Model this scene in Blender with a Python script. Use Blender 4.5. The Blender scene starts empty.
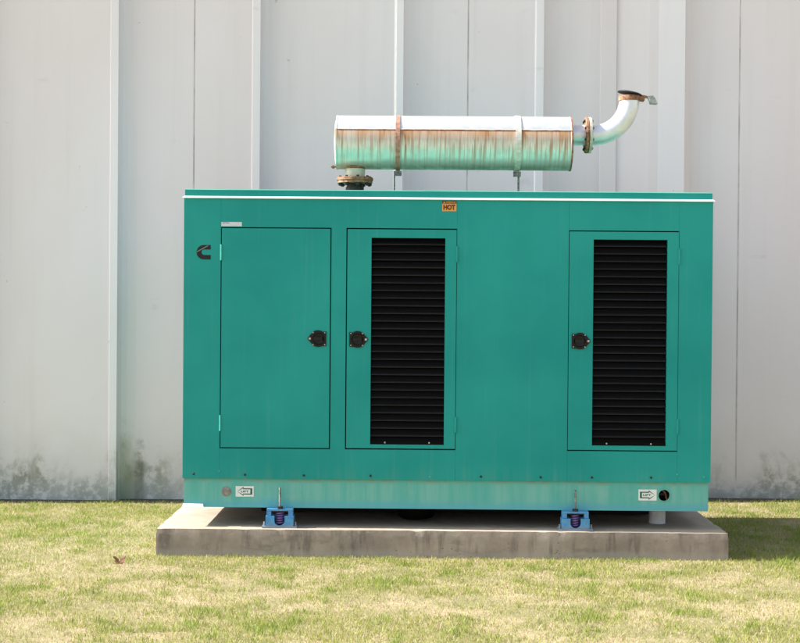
import bpy, bmesh, math, random
import numpy as np
from mathutils import Vector, Matrix, noise as mnoise

random.seed(7)
rng = np.random.default_rng(11)
PI = math.pi
sc = bpy.context.scene
COL = sc.collection

# ------------------------------------------------------------------ helpers
ORIG = {}          # world origin of every object built (nothing here is rotated at object level)

def tag(o, label=None, cat=None, group=None, kind=None):
    if label: o['label'] = label
    if cat: o['category'] = cat
    if group: o['group'] = group
    if kind: o['kind'] = kind
    return o

def empty(name, loc, label=None, cat=None, group=None):
    o = bpy.data.objects.new(name, None)
    o.empty_display_size = 0.1
    COL.objects.link(o)
    o.location = loc
    ORIG[o.name] = Vector(loc)
    return tag(o, label, cat, group)

def obj(name, bm, mats, parent=None, origin=None, smooth=False, bevel=0.0, label=None):
    """bm is built in world metres; links it as ONE mesh object under parent."""
    if bevel > 0:
        es = [e for e in bm.edges if len(e.link_faces) == 2 and e.calc_face_angle(0) > math.radians(50)]
        if es:
            bmesh.ops.bevel(bm, geom=es, offset=bevel, segments=2, profile=0.5, affect='EDGES', clamp_overlap=True)
    bmesh.ops.recalc_face_normals(bm, faces=bm.faces[:])
    vs = [v.co for v in bm.verts]
    if origin is None:
        mn = Vector((min(v.x for v in vs), min(v.y for v in vs), min(v.z for v in vs)))
        mx = Vector((max(v.x for v in vs), max(v.y for v in vs), max(v.z for v in vs)))
        origin = (mn + mx) / 2
    origin = Vector(origin)
    bmesh.ops.translate(bm, verts=bm.verts[:], vec=-origin)
    me = bpy.data.meshes.new(name)
    bm.to_mesh(me); bm.free()
    if not isinstance(mats, (list, tuple)): mats = [mats]
    for m in mats: me.materials.append(m)
    if smooth:
        for p in me.polygons: p.use_smooth = True
        me.set_sharp_from_angle(angle=math.radians(40))
    o = bpy.data.objects.new(name, me)
    COL.objects.link(o)
    if parent:
        o.parent = parent
        o.location = origin - ORIG[parent.name]
    else:
        o.location = origin
    ORIG[o.name] = origin
    if label: o['label'] = label
    return o

def BM(): return bmesh.new()

def box(bm, x0, x1, y0, y1, z0, z1, mi=0):
    vs = [bm.verts.new(p) for p in ((x0,y0,z0),(x1,y0,z0),(x1,y1,z0),(x0,y1,z0),(x0,y0,z1),(x1,y0,z1),(x1,y1,z1),(x0,y1,z1))]
    for f in ((0,3,2,1),(4,5,6,7),(0,1,5,4),(1,2,6,5),(2,3,7,6),(3,0,4,7)):
        bm.faces.new([vs[i] for i in f]).material_index = mi

def extrude_poly(bm, pts, y0, y1, mi=0):
    """pts in XZ, extruded from y0 (front) to y1."""
    a = [bm.verts.new((x, y0, z)) for x, z in pts]
    b = [bm.verts.new((x, y1, z)) for x, z in pts]
    n = len(pts)
    bm.faces.new(a).material_index = mi
    bm.faces.new(b[::-1]).material_index = mi
    for i in range(n):
        bm.faces.new((a[i], b[i], b[(i+1) % n], a[(i+1) % n])).material_index = mi

def frame_plate(bm, X, Z, y0, y1, holes=(), mi=0):
    """slab cut on a grid of X and Z values, leaving out the cells named in holes (i,k): one welded mesh."""
    cache = {}
    def v(i, k, s):
        key = (i, k, s)
        if key not in cache: cache[key] = bm.verts.new((X[i], y0 if s == 0 else y1, Z[k]))
        return cache[key]
    nx, nz = len(X)-1, len(Z)-1
    solid = lambda i, k: 0 <= i < nx and 0 <= k < nz and (i, k) not in holes
    for i in range(nx):
        for k in range(nz):
            if not solid(i, k): continue
            bm.faces.new((v(i,k,0), v(i+1,k,0), v(i+1,k+1,0), v(i,k+1,0))).material_index = mi
            bm.faces.new((v(i,k+1,1), v(i+1,k+1,1), v(i+1,k,1), v(i,k,1))).material_index = mi
            if not solid(i-1,k): bm.faces.new((v(i,k,0), v(i,k+1,0), v(i,k+1,1), v(i,k,1))).material_index = mi
            if not solid(i+1,k): bm.faces.new((v(i+1,k,1), v(i+1,k+1,1), v(i+1,k+1,0), v(i+1,k,0))).material_index = mi
            if not solid(i,k-1): bm.faces.new((v(i,k,1), v(i+1,k,1), v(i+1,k,0), v(i,k,0))).material_index = mi
            if not solid(i,k+1): bm.faces.new((v(i,k+1,0), v(i+1,k+1,0), v(i+1,k+1,1), v(i,k+1,1))).material_index = mi

def lathe(bm, c, axis, prof, n=40, mi=0):
    """prof: (distance along axis, radius); axis 'x','y','z'. Closed where radius is 0."""
    c = Vector(c)
    rings = []
    for t, r in prof:
        if r <= 1e-6:
            p = {'x': Vector((t,0,0)), 'y': Vector((0,t,0)), 'z': Vector((0,0,t))}[axis]
            rings.append([bm.verts.new(c + p)]); continue
        ring = []
        for i in range(n):
            a = 2*PI*i/n
            u, w = r*math.cos(a), r*math.sin(a)
            p = {'x': Vector((t,u,w)), 'y': Vector((u,t,w)), 'z': Vector((u,w,t))}[axis]
            ring.append(bm.verts.new(c + p))
        rings.append(ring)
    for A, B in zip(rings[:-1], rings[1:]):
        if len(A) == 1 and len(B) == 1: continue
        for i in range(n):
            j = (i+1) % n
            if len(A) == 1: f = (A[0], B[i], B[j])
            elif len(B) == 1: f = (A[i], A[j], B[0])
            else: f = (A[i], A[j], B[j], B[i])
            bm.faces.new(f).material_index = mi

def cyl(bm, c, axis, t0, t1, r, n=24, mi=0):
    lathe(bm, c, axis, [(t0,0),(t0,r),(t1,r),(t1,0)], n, mi)

def tube(bm, pts, r, n=16, mi=0, closed_ends=True):
    """sweep a circle along pts; r may be a list."""
    pts = [Vector(p) for p in pts]
    rs = r if isinstance(r, (list, tuple)) else [r]*len(pts)
    up = None; rings = []
    for i, p in enumerate(pts):
        d = (pts[min(i+1, len(pts)-1)] - pts[max(i-1, 0)]).normalized()
        if up is None:
            up = Vector((0,1,0)) if abs(d.y) < .9 else Vector((0,0,1))
        s = d.cross(up).normalized(); up = s.cross(d).normalized()
        rings.append([bm.verts.new(p + s*math.cos(2*PI*k/n)*rs[i] + up*math.sin(2*PI*k/n)*rs[i]) for k in range(n)])
    for A, B in zip(rings[:-1], rings[1:]):
        for k in range(n):
            bm.faces.new((A[k], A[(k+1)%n], B[(k+1)%n], B[k])).material_index = mi
    if closed_ends:
        bm.faces.new(rings[0][::-1]).material_index = mi
        bm.faces.new(rings[-1]).material_index = mi

# ------------------------------------------------------------------ materials
def newmat(name):
    m = bpy.data.materials.new(name); m.use_nodes = True
    nt = m.node_tree
    return m, nt, nt.nodes['Principled BSDF']

class N:
    """tiny node-graph writer"""
    def __init__(s, nt): s.nt = nt; s.L = nt.links
    def n(s, t, **kw):
        nd = s.nt.nodes.new(t)
        for k, v in kw.items(): setattr(nd, k, v)
        return nd
    def pos(s): return s.n('ShaderNodeNewGeometry').outputs['Position']
    def objco(s): return s.n('ShaderNodeTexCoord').outputs['Object']
    def sep(s, v):
        nd = s.n('ShaderNodeSeparateXYZ'); s.L.new(v, nd.inputs[0]); return nd.outputs
    def scale(s, v, sx, sy, sz):
        nd = s.n('ShaderNodeVectorMath', operation='MULTIPLY'); s.L.new(v, nd.inputs[0]); nd.inputs[1].default_value = (sx, sy, sz)
        return nd.outputs[0]
    def noise(s, v, sc=5, det=4, rough=.55, dist=0):
        nd = s.n('ShaderNodeTexNoise'); s.L.new(v, nd.inputs['Vector'])
        nd.inputs['Scale'].default_value = sc; nd.inputs['Detail'].default_value = det
        nd.inputs['Roughness'].default_value = rough; nd.inputs['Distortion'].default_value = dist
        return nd.outputs['Fac']
    def ramp(s, v, a, b, lo=0.0, hi=1.0, smooth=True):
        nd = s.n('ShaderNodeMapRange', interpolation_type='SMOOTHSTEP' if smooth else 'LINEAR')
        s.L.new(v, nd.inputs[0])
        nd.inputs[1].default_value = a; nd.inputs[2].default_value = b
        nd.inputs[3].default_value = lo; nd.inputs[4].default_value = hi
        return nd.outputs[0]
    def math(s, op, a, b=None, c=None):
        nd = s.n('ShaderNodeMath', operation=op)
        for i, x in enumerate((a, b, c)):
            if x is None: continue
            if isinstance(x, (int, float)): nd.inputs[i].default_value = x
            else: s.L.new(x, nd.inputs[i])
        return nd.outputs[0]
    def mul(s, *a):
        r = a[0]
        for x in a[1:]: r = s.math('MULTIPLY', r, x)
        return r
    def mix(s, f, a, b):
        nd = s.n('ShaderNodeMix', data_type='RGBA')
        if isinstance(f, (int, float)): nd.inputs[0].default_value = f
        else: s.L.new(f, nd.inputs[0])
        for i, x in ((6, a), (7, b)):
            if isinstance(x, (tuple, list)): nd.inputs[i].default_value = (*x[:3], 1)
            else: s.L.new(x, nd.inputs[i])
        return nd.outputs[2]
    def bump(s, h, strength=.2, dist=.01):
        nd = s.n('ShaderNodeBump'); s.L.new(h, nd.inputs['Height'])
        nd.inputs['Strength'].default_value = strength; nd.inputs['Distance'].default_value = dist
        return nd.outputs[0]

def simple(name, col, rough=.5, metal=0.0, var=.12, scale=20, bump=0.0, spec=.5):
    m, nt, b = newmat(name); g = N(nt)
    p = g.pos(); f = g.noise(p, scale, 4)
    lo = tuple(c*(1-var) for c in col); hi = tuple(min(1, c*(1+var)) for c in col)
    nt.links.new(g.mix(g.ramp(f, .3, .7), lo, hi), b.inputs['Base Color'])
    b.inputs['Roughness'].default_value = rough; b.inputs['Metallic'].default_value = metal
    b.inputs['Specular IOR Level'].default_value = spec
    if bump: nt.links.new(g.bump(f, bump, .004), b.inputs['Normal'])
    return m

TEAL = (.003, .280, .262)

def mat_teal():
    m, nt, b = newmat('green enamel'); g = N(nt); p = g.pos()
    big = g.noise(p, 1.3, 3)
    streak = g.noise(g.scale(p, 26, 26, .9), 1, 4, .6)
    fine = g.noise(p, 60, 3)
    c = g.mix(g.ramp(big, .3, .7), tuple(x*.90 for x in TEAL), (.010, .305, .278))
    z = g.sep(p)[2]
    chalk = g.mul(g.ramp(streak, .55, .8), .06)
    c = g.mix(chalk, c, (.30, .50, .46))
    spots = g.mul(g.ramp(g.noise(p, 38, 2), .74, .80), .22)
    c = g.mix(spots, c, (.33, .45, .40))
    # road dust clinging to the bottom few centimetres
    dust = g.mul(g.ramp(z, .58, .46), g.ramp(streak, .35, .75), .09)
    c = g.mix(dust, c, (.30, .36, .27))
    nt.links.new(c, b.inputs['Base Color'])
    nt.links.new(g.ramp(fine, .2, .8, .36, .48), b.inputs['Roughness'])
    b.inputs['Specular IOR Level'].default_value = .25
    nt.links.new(g.bump(g.noise(g.scale(p, 1.5, 1.5, 1.0), 1.6, 2), .32, .03), b.inputs['Normal'])
    return m

def mat_roof():
    m, nt, b = newmat('faded green roof enamel'); g = N(nt); p = g.pos()
    c = g.mix(g.ramp(g.noise(p, 3, 5), .3, .7), (.045, .27, .19), (.085, .33, .235))
    c = g.mix(g.mul(g.ramp(g.noise(p, 9, 5), .55, .8), .4), c, (.27, .38, .29))
    nt.links.new(c, b.inputs['Base Color']); b.inputs['Roughness'].default_value = .5
    return m

def mat_skid():
    m, nt, b = newmat('chalky base enamel'); g = N(nt); p = g.pos(); z = g.sep(p)[2]
    streak = g.noise(g.scale(p, 16, 16, 1.2), 1, 5, .65)
    blot = g.noise(g.scale(p, 5, 5, 9), 1, 5, .6)
    c = g.mix(g.ramp(streak, .3, .7), (.075, .39, .345), (.155, .44, .39))
    c = g.mix(g.mul(g.ramp(blot, .55, .8), .35), c, (.30, .46, .38))
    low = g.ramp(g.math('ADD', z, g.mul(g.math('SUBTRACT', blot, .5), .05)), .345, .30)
    c = g.mix(g.mul(low, .75), c, (.08, .37, .46))  # sky reflection put into the colour of the lower band
    rust = g.mul(g.ramp(g.noise(g.scale(p, 7, 7, 2.2), 1, 6, .7), .66, .75), .55)
    c = g.mix(rust, c, (.36, .27, .15))
    top = g.mul(g.ramp(z, .425, .455), g.ramp(streak, .35, .7), .6)  # dark top line: shadow of the cabinet overhang painted in, broken by streaks
    c = g.mix(top, c, (.17, .20, .13))
    nt.links.new(c, b.inputs['Base Color'])
    b.inputs['Roughness'].default_value = .55
    nt.links.new(g.bump(g.noise(p, 25, 4), .12, .004), b.inputs['Normal'])
    return m

def mat_wall(name, base, cool):
    m, nt, b = newmat(name); g = N(nt); p = g.pos(); o = g.sep(p); z = o[2]
    big = g.noise(g.scale(p, 1, 1, .45), .9, 3)
    streak = g.noise(g.scale(p, 9, 9, .35), 1, 5, .6)
    c = g.mix(g.ramp(big, .3, .7), base, cool)
    c = g.mix(g.mul(g.ramp(streak, .5, .8), .16), c, (.46, .45, .41))
    # mildew and splash dirt at the foot, in ragged patches
    n1 = g.noise(g.scale(p, 3.0, 3.0, 2.2), 1, 7, .68, .4)
    n2 = g.noise(p, 15, 6, .72)
    hgt = g.math('ADD', z, g.mul(g.math('SUBTRACT', n1, .5), -1.5))
    foot = g.ramp(hgt, .36, -.04)
    n3 = g.noise(g.scale(p, 1.3, 1.3, .5), 1, 3, .5)
    grime = g.mul(foot, g.ramp(g.math('ADD', g.mul(n2, .7), g.mul(streak, .3)), .41, .56), g.ramp(n3, .36, .58, .35, 1), .85)
    c = g.mix(grime, c, g.mix(g.ramp(n1, .4, .6), (.04, .042, .026), (.125, .125, .07)))
    xx = o[0]
    cx_ = g.math('ADD', xx, g.mul(g.math('SUBTRACT', streak, .5), .10))
    alg = g.mul(g.ramp(cx_, -2.31, -2.28), g.ramp(cx_, -2.10, -2.22), g.ramp(g.math('ADD', z, g.mul(g.math('SUBTRACT', n1, .5), -1.1)), .62, .05), .8)
    c = g.mix(alg, c, (.20, .21, .09))
    alg2 = g.mul(g.ramp(g.math('ABSOLUTE', g.math('ADD', cx_, 2.135)), .07, .01), g.ramp(g.math('ADD', z, g.mul(g.math('SUBTRACT', n2, .5), -.9)), .5, .1), .85)
    c = g.mix(alg2, c, (.055, .055, .03))
    haze = g.mul(g.ramp(g.math('ADD', z, g.mul(n1, -.7)), .40, -.40), .35)
    c = g.mix(haze, c, (.33, .33, .29))
    # pale splash band of bare cement low down
    cem = g.mul(g.ramp(z, .17, .09), g.ramp(n2, .35, .6), .5)
    c = g.mix(cem, c, (.36, .37, .37))
    # a few faint scuffs and rust specks
    sp = g.mul(g.ramp(g.noise(p, 13, 3, .5), .735, .78), .45)
    c = g.mix(sp, c, (.27, .22, .17))
    sc_ = g.mul(g.ramp(g.noise(g.scale(p, 3.3, 3.3, 7), 1, 4, .6), .66, .78), .25)
    c = g.mix(sc_, c, (.36, .35, .33))
    nt.links.new(c, b.inputs['Base Color'])
    b.inputs['Roughness'].default_value = .5
    hb = g.math('ADD', g.mul(n2, .4), streak)
    nt.links.new(g.bump(hb, .10, .01), b.inputs['Normal'])
    return m

def mat_concrete():
    m, nt, b = newmat('stained concrete'); g = N(nt); p = g.pos(); o = g.sep(p); z = o[2]
    n1 = g.noise(p, 4, 7, .65); n2 = g.noise(p, 28, 6, .7); n3 = g.noise(g.scale(p, 14, 14, 2.0), 1, 5, .6)
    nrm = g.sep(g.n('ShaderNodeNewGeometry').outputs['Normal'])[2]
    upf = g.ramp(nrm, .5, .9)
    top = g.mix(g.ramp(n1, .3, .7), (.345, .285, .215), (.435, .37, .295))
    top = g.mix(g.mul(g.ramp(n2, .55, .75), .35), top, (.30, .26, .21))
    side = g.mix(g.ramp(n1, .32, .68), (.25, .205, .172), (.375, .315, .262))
    side = g.mix(g.mul(g.ramp(n3, .48, .68), .7), side, (.115, .095, .08))
    n4 = g.noise(g.scale(p, 3, 3, 9), 1, 6, .7)
    side = g.mix(g.mul(g.ramp(n4, .52, .66), .5), side, (.13, .108, .09))
    side = g.mix(g.mul(g.ramp(n2, .5, .72), .35), side, (.37, .33, .28))
    band = g.mul(g.ramp(g.math('ADD', z, g.mul(n1, .05)), .085, .05), .55)
    side = g.mix(band, side, (.34, .315, .28))
    vo = g.n('ShaderNodeTexVoronoi'); vo.inputs['Scale'].default_value = 26; nt.links.new(p, vo.inputs['Vector'])
    pit = g.mul(g.ramp(vo.outputs['Distance'], .16, .09), g.ramp(n1, .45, .6))
    side = g.mix(g.mul(pit, .6), side, (.05, .045, .04))
    sts = g.mul(g.ramp(g.noise(g.scale(p, 3.2, 3.2, 3.2), 1, 6, .7, .6), .55, .68), .5)
    top = g.mix(sts, top, (.27, .215, .16))
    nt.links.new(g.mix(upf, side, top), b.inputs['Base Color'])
    b.inputs['Roughness'].default_value = .9
    nt.links.new(g.bump(g.math('ADD', n2, n1), .45, .006), b.inputs['Normal'])
    return m

def mat_muffler(name, c0, c1, metal, rough, streaks=True, seam=.0695, radius=.175):
    """aluminised steel; with streaks, rust running down from the lap seam at height seam over the axis (object coordinates)"""
    m, nt, b = newmat(name); g = N(nt); q = g.objco(); o = g.sep(q); z = o[2]; x = o[0]
    n1 = g.noise(q, 14, 5, .6)
    c = g.mix(g.ramp(n1, .3, .7), c0, c1)
    met = metal; r = rough
    if streaks:
        comb = g.n('ShaderNodeCombineXYZ'); nt.links.new(x, comb.inputs[0]); nt.links.new(g.mul(z, .035), comb.inputs[2])
        s1 = g.noise(comb.outputs[0], 42, 4, .6)
        s2 = g.noise(comb.outputs[0], 8, 2, .5)
        s3 = g.noise(comb.outputs[0], 17, 3, .6)
        below = g.ramp(z, seam+.001, seam-.002)
        reach = g.ramp(g.math('ADD', z, g.mul(g.math('SUBTRACT', s1, .5), -.42)), -.055, seam)
        wash = g.mul(below, reach, .92)
        c = g.mix(g.mul(wash, g.ramp(s2, .2, .7, .55, 1.0)), c, (.43, .20, .06))
        st = g.mul(below, g.ramp(s1, .49, .56), g.ramp(g.math('ADD', z, g.mul(g.math('SUBTRACT', s3, .5), -.5)), -.18, .03, .25, 1), g.ramp(s2, .3, .6, .5, 1))
        c = g.mix(g.mul(st, .9), c, (.36, .135, .035))
        line = g.mul(g.ramp(g.math('ABSOLUTE', g.math('SUBTRACT', z, seam-.002)), .007, .003), g.ramp(n1, .35, .6, .25, 1))
        c = g.mix(line, c, (.30, .085, .028))
        bot = g.mul(g.ramp(z, -.125, -.17), g.ramp(n1, .3, .6, .4, 1), .75)
        c = g.mix(bot, c, (.17, .15, .085))
        allr = g.math('MINIMUM', g.math('ADD', g.math('ADD', wash, st), g.math('ADD', line, bot)), 1)
        nt.links.new(g.mix(allr, (metal,)*3, (.12,)*3), b.inputs['Metallic'])
        nt.links.new(g.mix(allr, (rough,)*3, (.6,)*3), b.inputs['Roughness'])
    else:
        sp = g.mul(g.ramp(g.noise(q, 30, 4, .7), .66, .76), .35)
        c = g.mix(sp, c, (.34, .17, .08))
        b.inputs['Metallic'].default_value = metal; b.inputs['Roughness'].default_value = rough
    nt.links.new(c, b.inputs['Base Color'])
    nt.links.new(g.bump(n1, .05, .004), b.inputs['Normal'])
    return m

def mat_rust():
    m, nt, b = newmat('rusted steel'); g = N(nt); p = g.pos()
    n = g.noise(p, 45, 6, .7)
    c = g.mix(g.ramp(n, .3, .7), (.10, .04, .02), (.38, .19, .10))
    c = g.mix(g.mul(g.ramp(g.noise(p, 20, 4), .55, .7), .6), c, (.42, .33, .25))
    nt.links.new(c, b.inputs['Base Color']); b.inputs['Roughness'].default_value = .8
    nt.links.new(g.bump(n, .4, .004), b.inputs['Normal'])
    return m

def mat_grass():
    m, nt, b = newmat('grass blades'); g = N(nt)
    a = g.n('ShaderNodeAttribute', attribute_name='tint')
    nt.links.new(a.outputs['Color'], b.inputs['Base Color'])
    b.inputs['Roughness'].default_value = .6
    b.inputs['Specular IOR Level'].default_value = .3
    tr = g.n('ShaderNodeBsdfTranslucent'); nt.links.new(a.outputs['Color'], tr.inputs['Color'])
    mx = g.n('ShaderNodeMixShader'); mx.inputs[0].default_value = .35
    nt.links.new(b.outputs[0], mx.inputs[1]); nt.links.new(tr.outputs[0], mx.inputs[2])
    nt.links.new(mx.outputs[0], nt.nodes['Material Output'].inputs['Surface'])
    return m

def mat_ground():
    m, nt, b = newmat('lawn soil and thatch'); g = N(nt); p = g.pos()
    n1 = g.noise(p, 2.2, 6, .65); n2 = g.noise(p, 60, 5, .7)
    c = g.mix(g.ramp(n1, .35, .65), (.20, .20, .07), (.42, .34, .20))
    c = g.mix(g.ramp(n2, .4, .75), c, (.27, .21, .12))
    nt.links.new(c, b.inputs['Base Color']); b.inputs['Roughness'].default_value = .95
    nt.links.new(g.bump(n2, .6, .02), b.inputs['Normal'])
    return m

def mat_blue():
    m, nt, b = newmat('blue bracket paint'); g = N(nt); p = g.pos()
    n = g.noise(p, 30, 5, .6)
    c = g.mix(g.ramp(n, .3, .7), (.05, .24, .50), (.085, .31, .58))
    c = g.mix(g.mul(g.ramp(g.noise(p, 55, 5, .7), .58, .66), .8), c, (.17, .085, .045))
    z = g.sep(p)[2]
    c = g.mix(g.mul(g.ramp(g.math('ADD', z, g.mul(n, -.04)), .185, .155), .6), c, (.25, .22, .18))
    nt.links.new(c, b.inputs['Base Color']); b.inputs['Roughness'].default_value = .5
    nt.links.new(g.bump(n, .2, .004), b.inputs['Normal'])
    return m

M = dict(
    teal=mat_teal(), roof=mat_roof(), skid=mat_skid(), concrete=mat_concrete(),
    wall=mat_wall('white wall paint', (.695, .645, .675), (.725, .69, .735)),
    trim=mat_wall('skylit rib white', (.76, .73, .785), (.80, .775, .83)),  # paler, cooler wall copy: extra sky light painted into the rib strips
    joint=simple('joint sealant', (.50, .48, .475), .8, var=.2, scale=6),
    sunwhite=simple('sunlit edge white', (.88, .88, .87), .5, var=.04),  # holds the sun on one rib edge as colour; also the flange white
    muffler=mat_muffler('aluminised silencer shell', (.66, .68, .66), (.80, .80, .78), .55, .36),
    galv=mat_muffler('aluminised pipe', (.66, .66, .72), (.79, .79, .83), .5, .36, False),
    rust=mat_rust(),
    black=simple('black louver paint', (.0022, .0021, .0023), .55, var=.2, scale=40, spec=.08),
    blackp=simple('black latch plastic', (.006, .005, .0055), .35, var=.2, scale=80, spec=.3),
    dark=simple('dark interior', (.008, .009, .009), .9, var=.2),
    steel=simple('zinc plated steel', (.42, .42, .41), .4, .8, var=.15, scale=60),
    bolt=simple('dark weathered bolt', (.035, .03, .027), .6, .5, var=.3, scale=90),
    bracket=simple('weathered grey steel', (.20, .195, .18), .6, .3, var=.6, scale=70),
    wornteal=simple('rubbed green hinge', (.05, .42, .36), .4, var=.1, scale=40),
    louverlip=simple('skylit louver edge', (.006, .0056, .0056), .5, var=.3, scale=30, spec=.3),  # paler than the blades: sky light on the lip put into the colour
    lip=simple('pale edge paint', (.62, .76, .72), .45, var=.08, scale=9),  # paler than the cabinet enamel
    blue=mat_blue(),
    spring=simple('violet spring paint', (.17, .10, .30), .4, var=.2, scale=60),
    white=simple('white decal', (.74, .77, .76), .5, var=.05),
    decalgreen=simple('dark green decal ink', (.012, .10, .085), .5, var=.1),
    orange=simple('orange decal', (.72, .30, .03), .5, var=.12, scale=60),
    ink=simple('black decal ink', (.012, .010, .013), .5, var=.1, spec=.3),
    maroon=simple('brown decal ink', (.10, .025, .012), .5, var=.1),
    slash=simple('grey green decal line', (.11, .20, .18), .5, var=.1),
    plate=simple('silver name plate', (.55, .60, .66), .4, var=.06),
    purple=simple('purple print', (.22, .22, .48), .5, var=.1),
    pvc=simple('white plastic pipe', (.62, .61, .64), .45, var=.1, scale=25),
    leaf=simple('dry brown leaf', (.19, .09, .05), .8, var=.35, scale=60),
    grass=mat_grass(), ground=mat_ground(),
)

# measurements taken on the front face of the cabinet (its plane is Y = 0; 165 units of survey per metre)
EYE = 1.521
def FX(px, py, s=165.0): return ((px + .0078*(py - 321)) - 412) / s
def FZ(px, py, s=165.0): return EYE - ((py - .0078*(px - 400)) - 305) / s

# ------------------------------------------------------------------ ground
def gh(x, y):
    t = min(max((y + .1)/2.72, 0), 1)
    return .0107*max(min(x, 6), -6)*t

def build_ground():
    bm = BM()
    near = [-10 + i*.5 for i in range(41)]
    xs = [-300, -120, -50, -22] + near + [22, 50, 120, 300]
    ys = [-300, -120, -50, -24] + [-16 + i*.5 for i in range(45)] + [14, 40, 120, 300]
    g = [[bm.verts.new((x, y, gh(x, y))) for x in xs] for y in ys]
    for j in range(len(ys)-1):
        for i in range(len(xs)-1):
            bm.faces.new((g[j][i], g[j][i+1], g[j+1][i+1], g[j+1][i]))
    o = obj('ground', bm, M['ground'], origin=(0,0,0), smooth=True)
    tag(o, 'lawn ground under the grass around the concrete pad', 'ground', kind='structure')
build_ground()

bm = BM()  # bare soil sheet, coloured dark to paint in the shade of the wall
xs_ = [-8 + .25*i for i in range(65)]
A = [bm.verts.new((x, 2.50 + .02*mnoise.noise(Vector((x*3, 0, 0))), gh(x, 2.5)+.004)) for x in xs_]
B = [bm.verts.new((x, 2.74, gh(x, 2.74)+.004)) for x in xs_]
for i in range(64): bm.faces.new((A[i], A[i+1], B[i+1], B[i]))
o = obj('shaded_soil_strip', bm, simple('shade dark soil', (.045, .04, .028), .95, var=.4, scale=30, bump=.5), origin=(0, 2.6, 0))
tag(o, 'narrow strip of soil coloured dark as wall shade along the foot of the white wall', 'soil', kind='structure')

PAD = (-1.529, 1.909, -.094, 1.80)
PADTOP = .168
YW = 2.62

def vnoise(x, y, sc, seed):
    """numpy value noise"""
    r = np.random.default_rng(seed).random((256, 256))
    u = x*sc + 1000.3; v = y*sc + 1000.7
    i = np.floor(u).astype(int); j = np.floor(v).astype(int)
    fu = u-i; fv = v-j
    fu = fu*fu*(3-2*fu); fv = fv*fv*(3-2*fv)
    a = r[i % 256, j % 256]; b = r[(i+1) % 256, j % 256]; c = r[i % 256, (j+1) % 256]; d = r[(i+1) % 256, (j+1) % 256]
    return (a*(1-fu)+b*fu)*(1-fv) + (c*(1-fu)+d*fu)*fv

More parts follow.
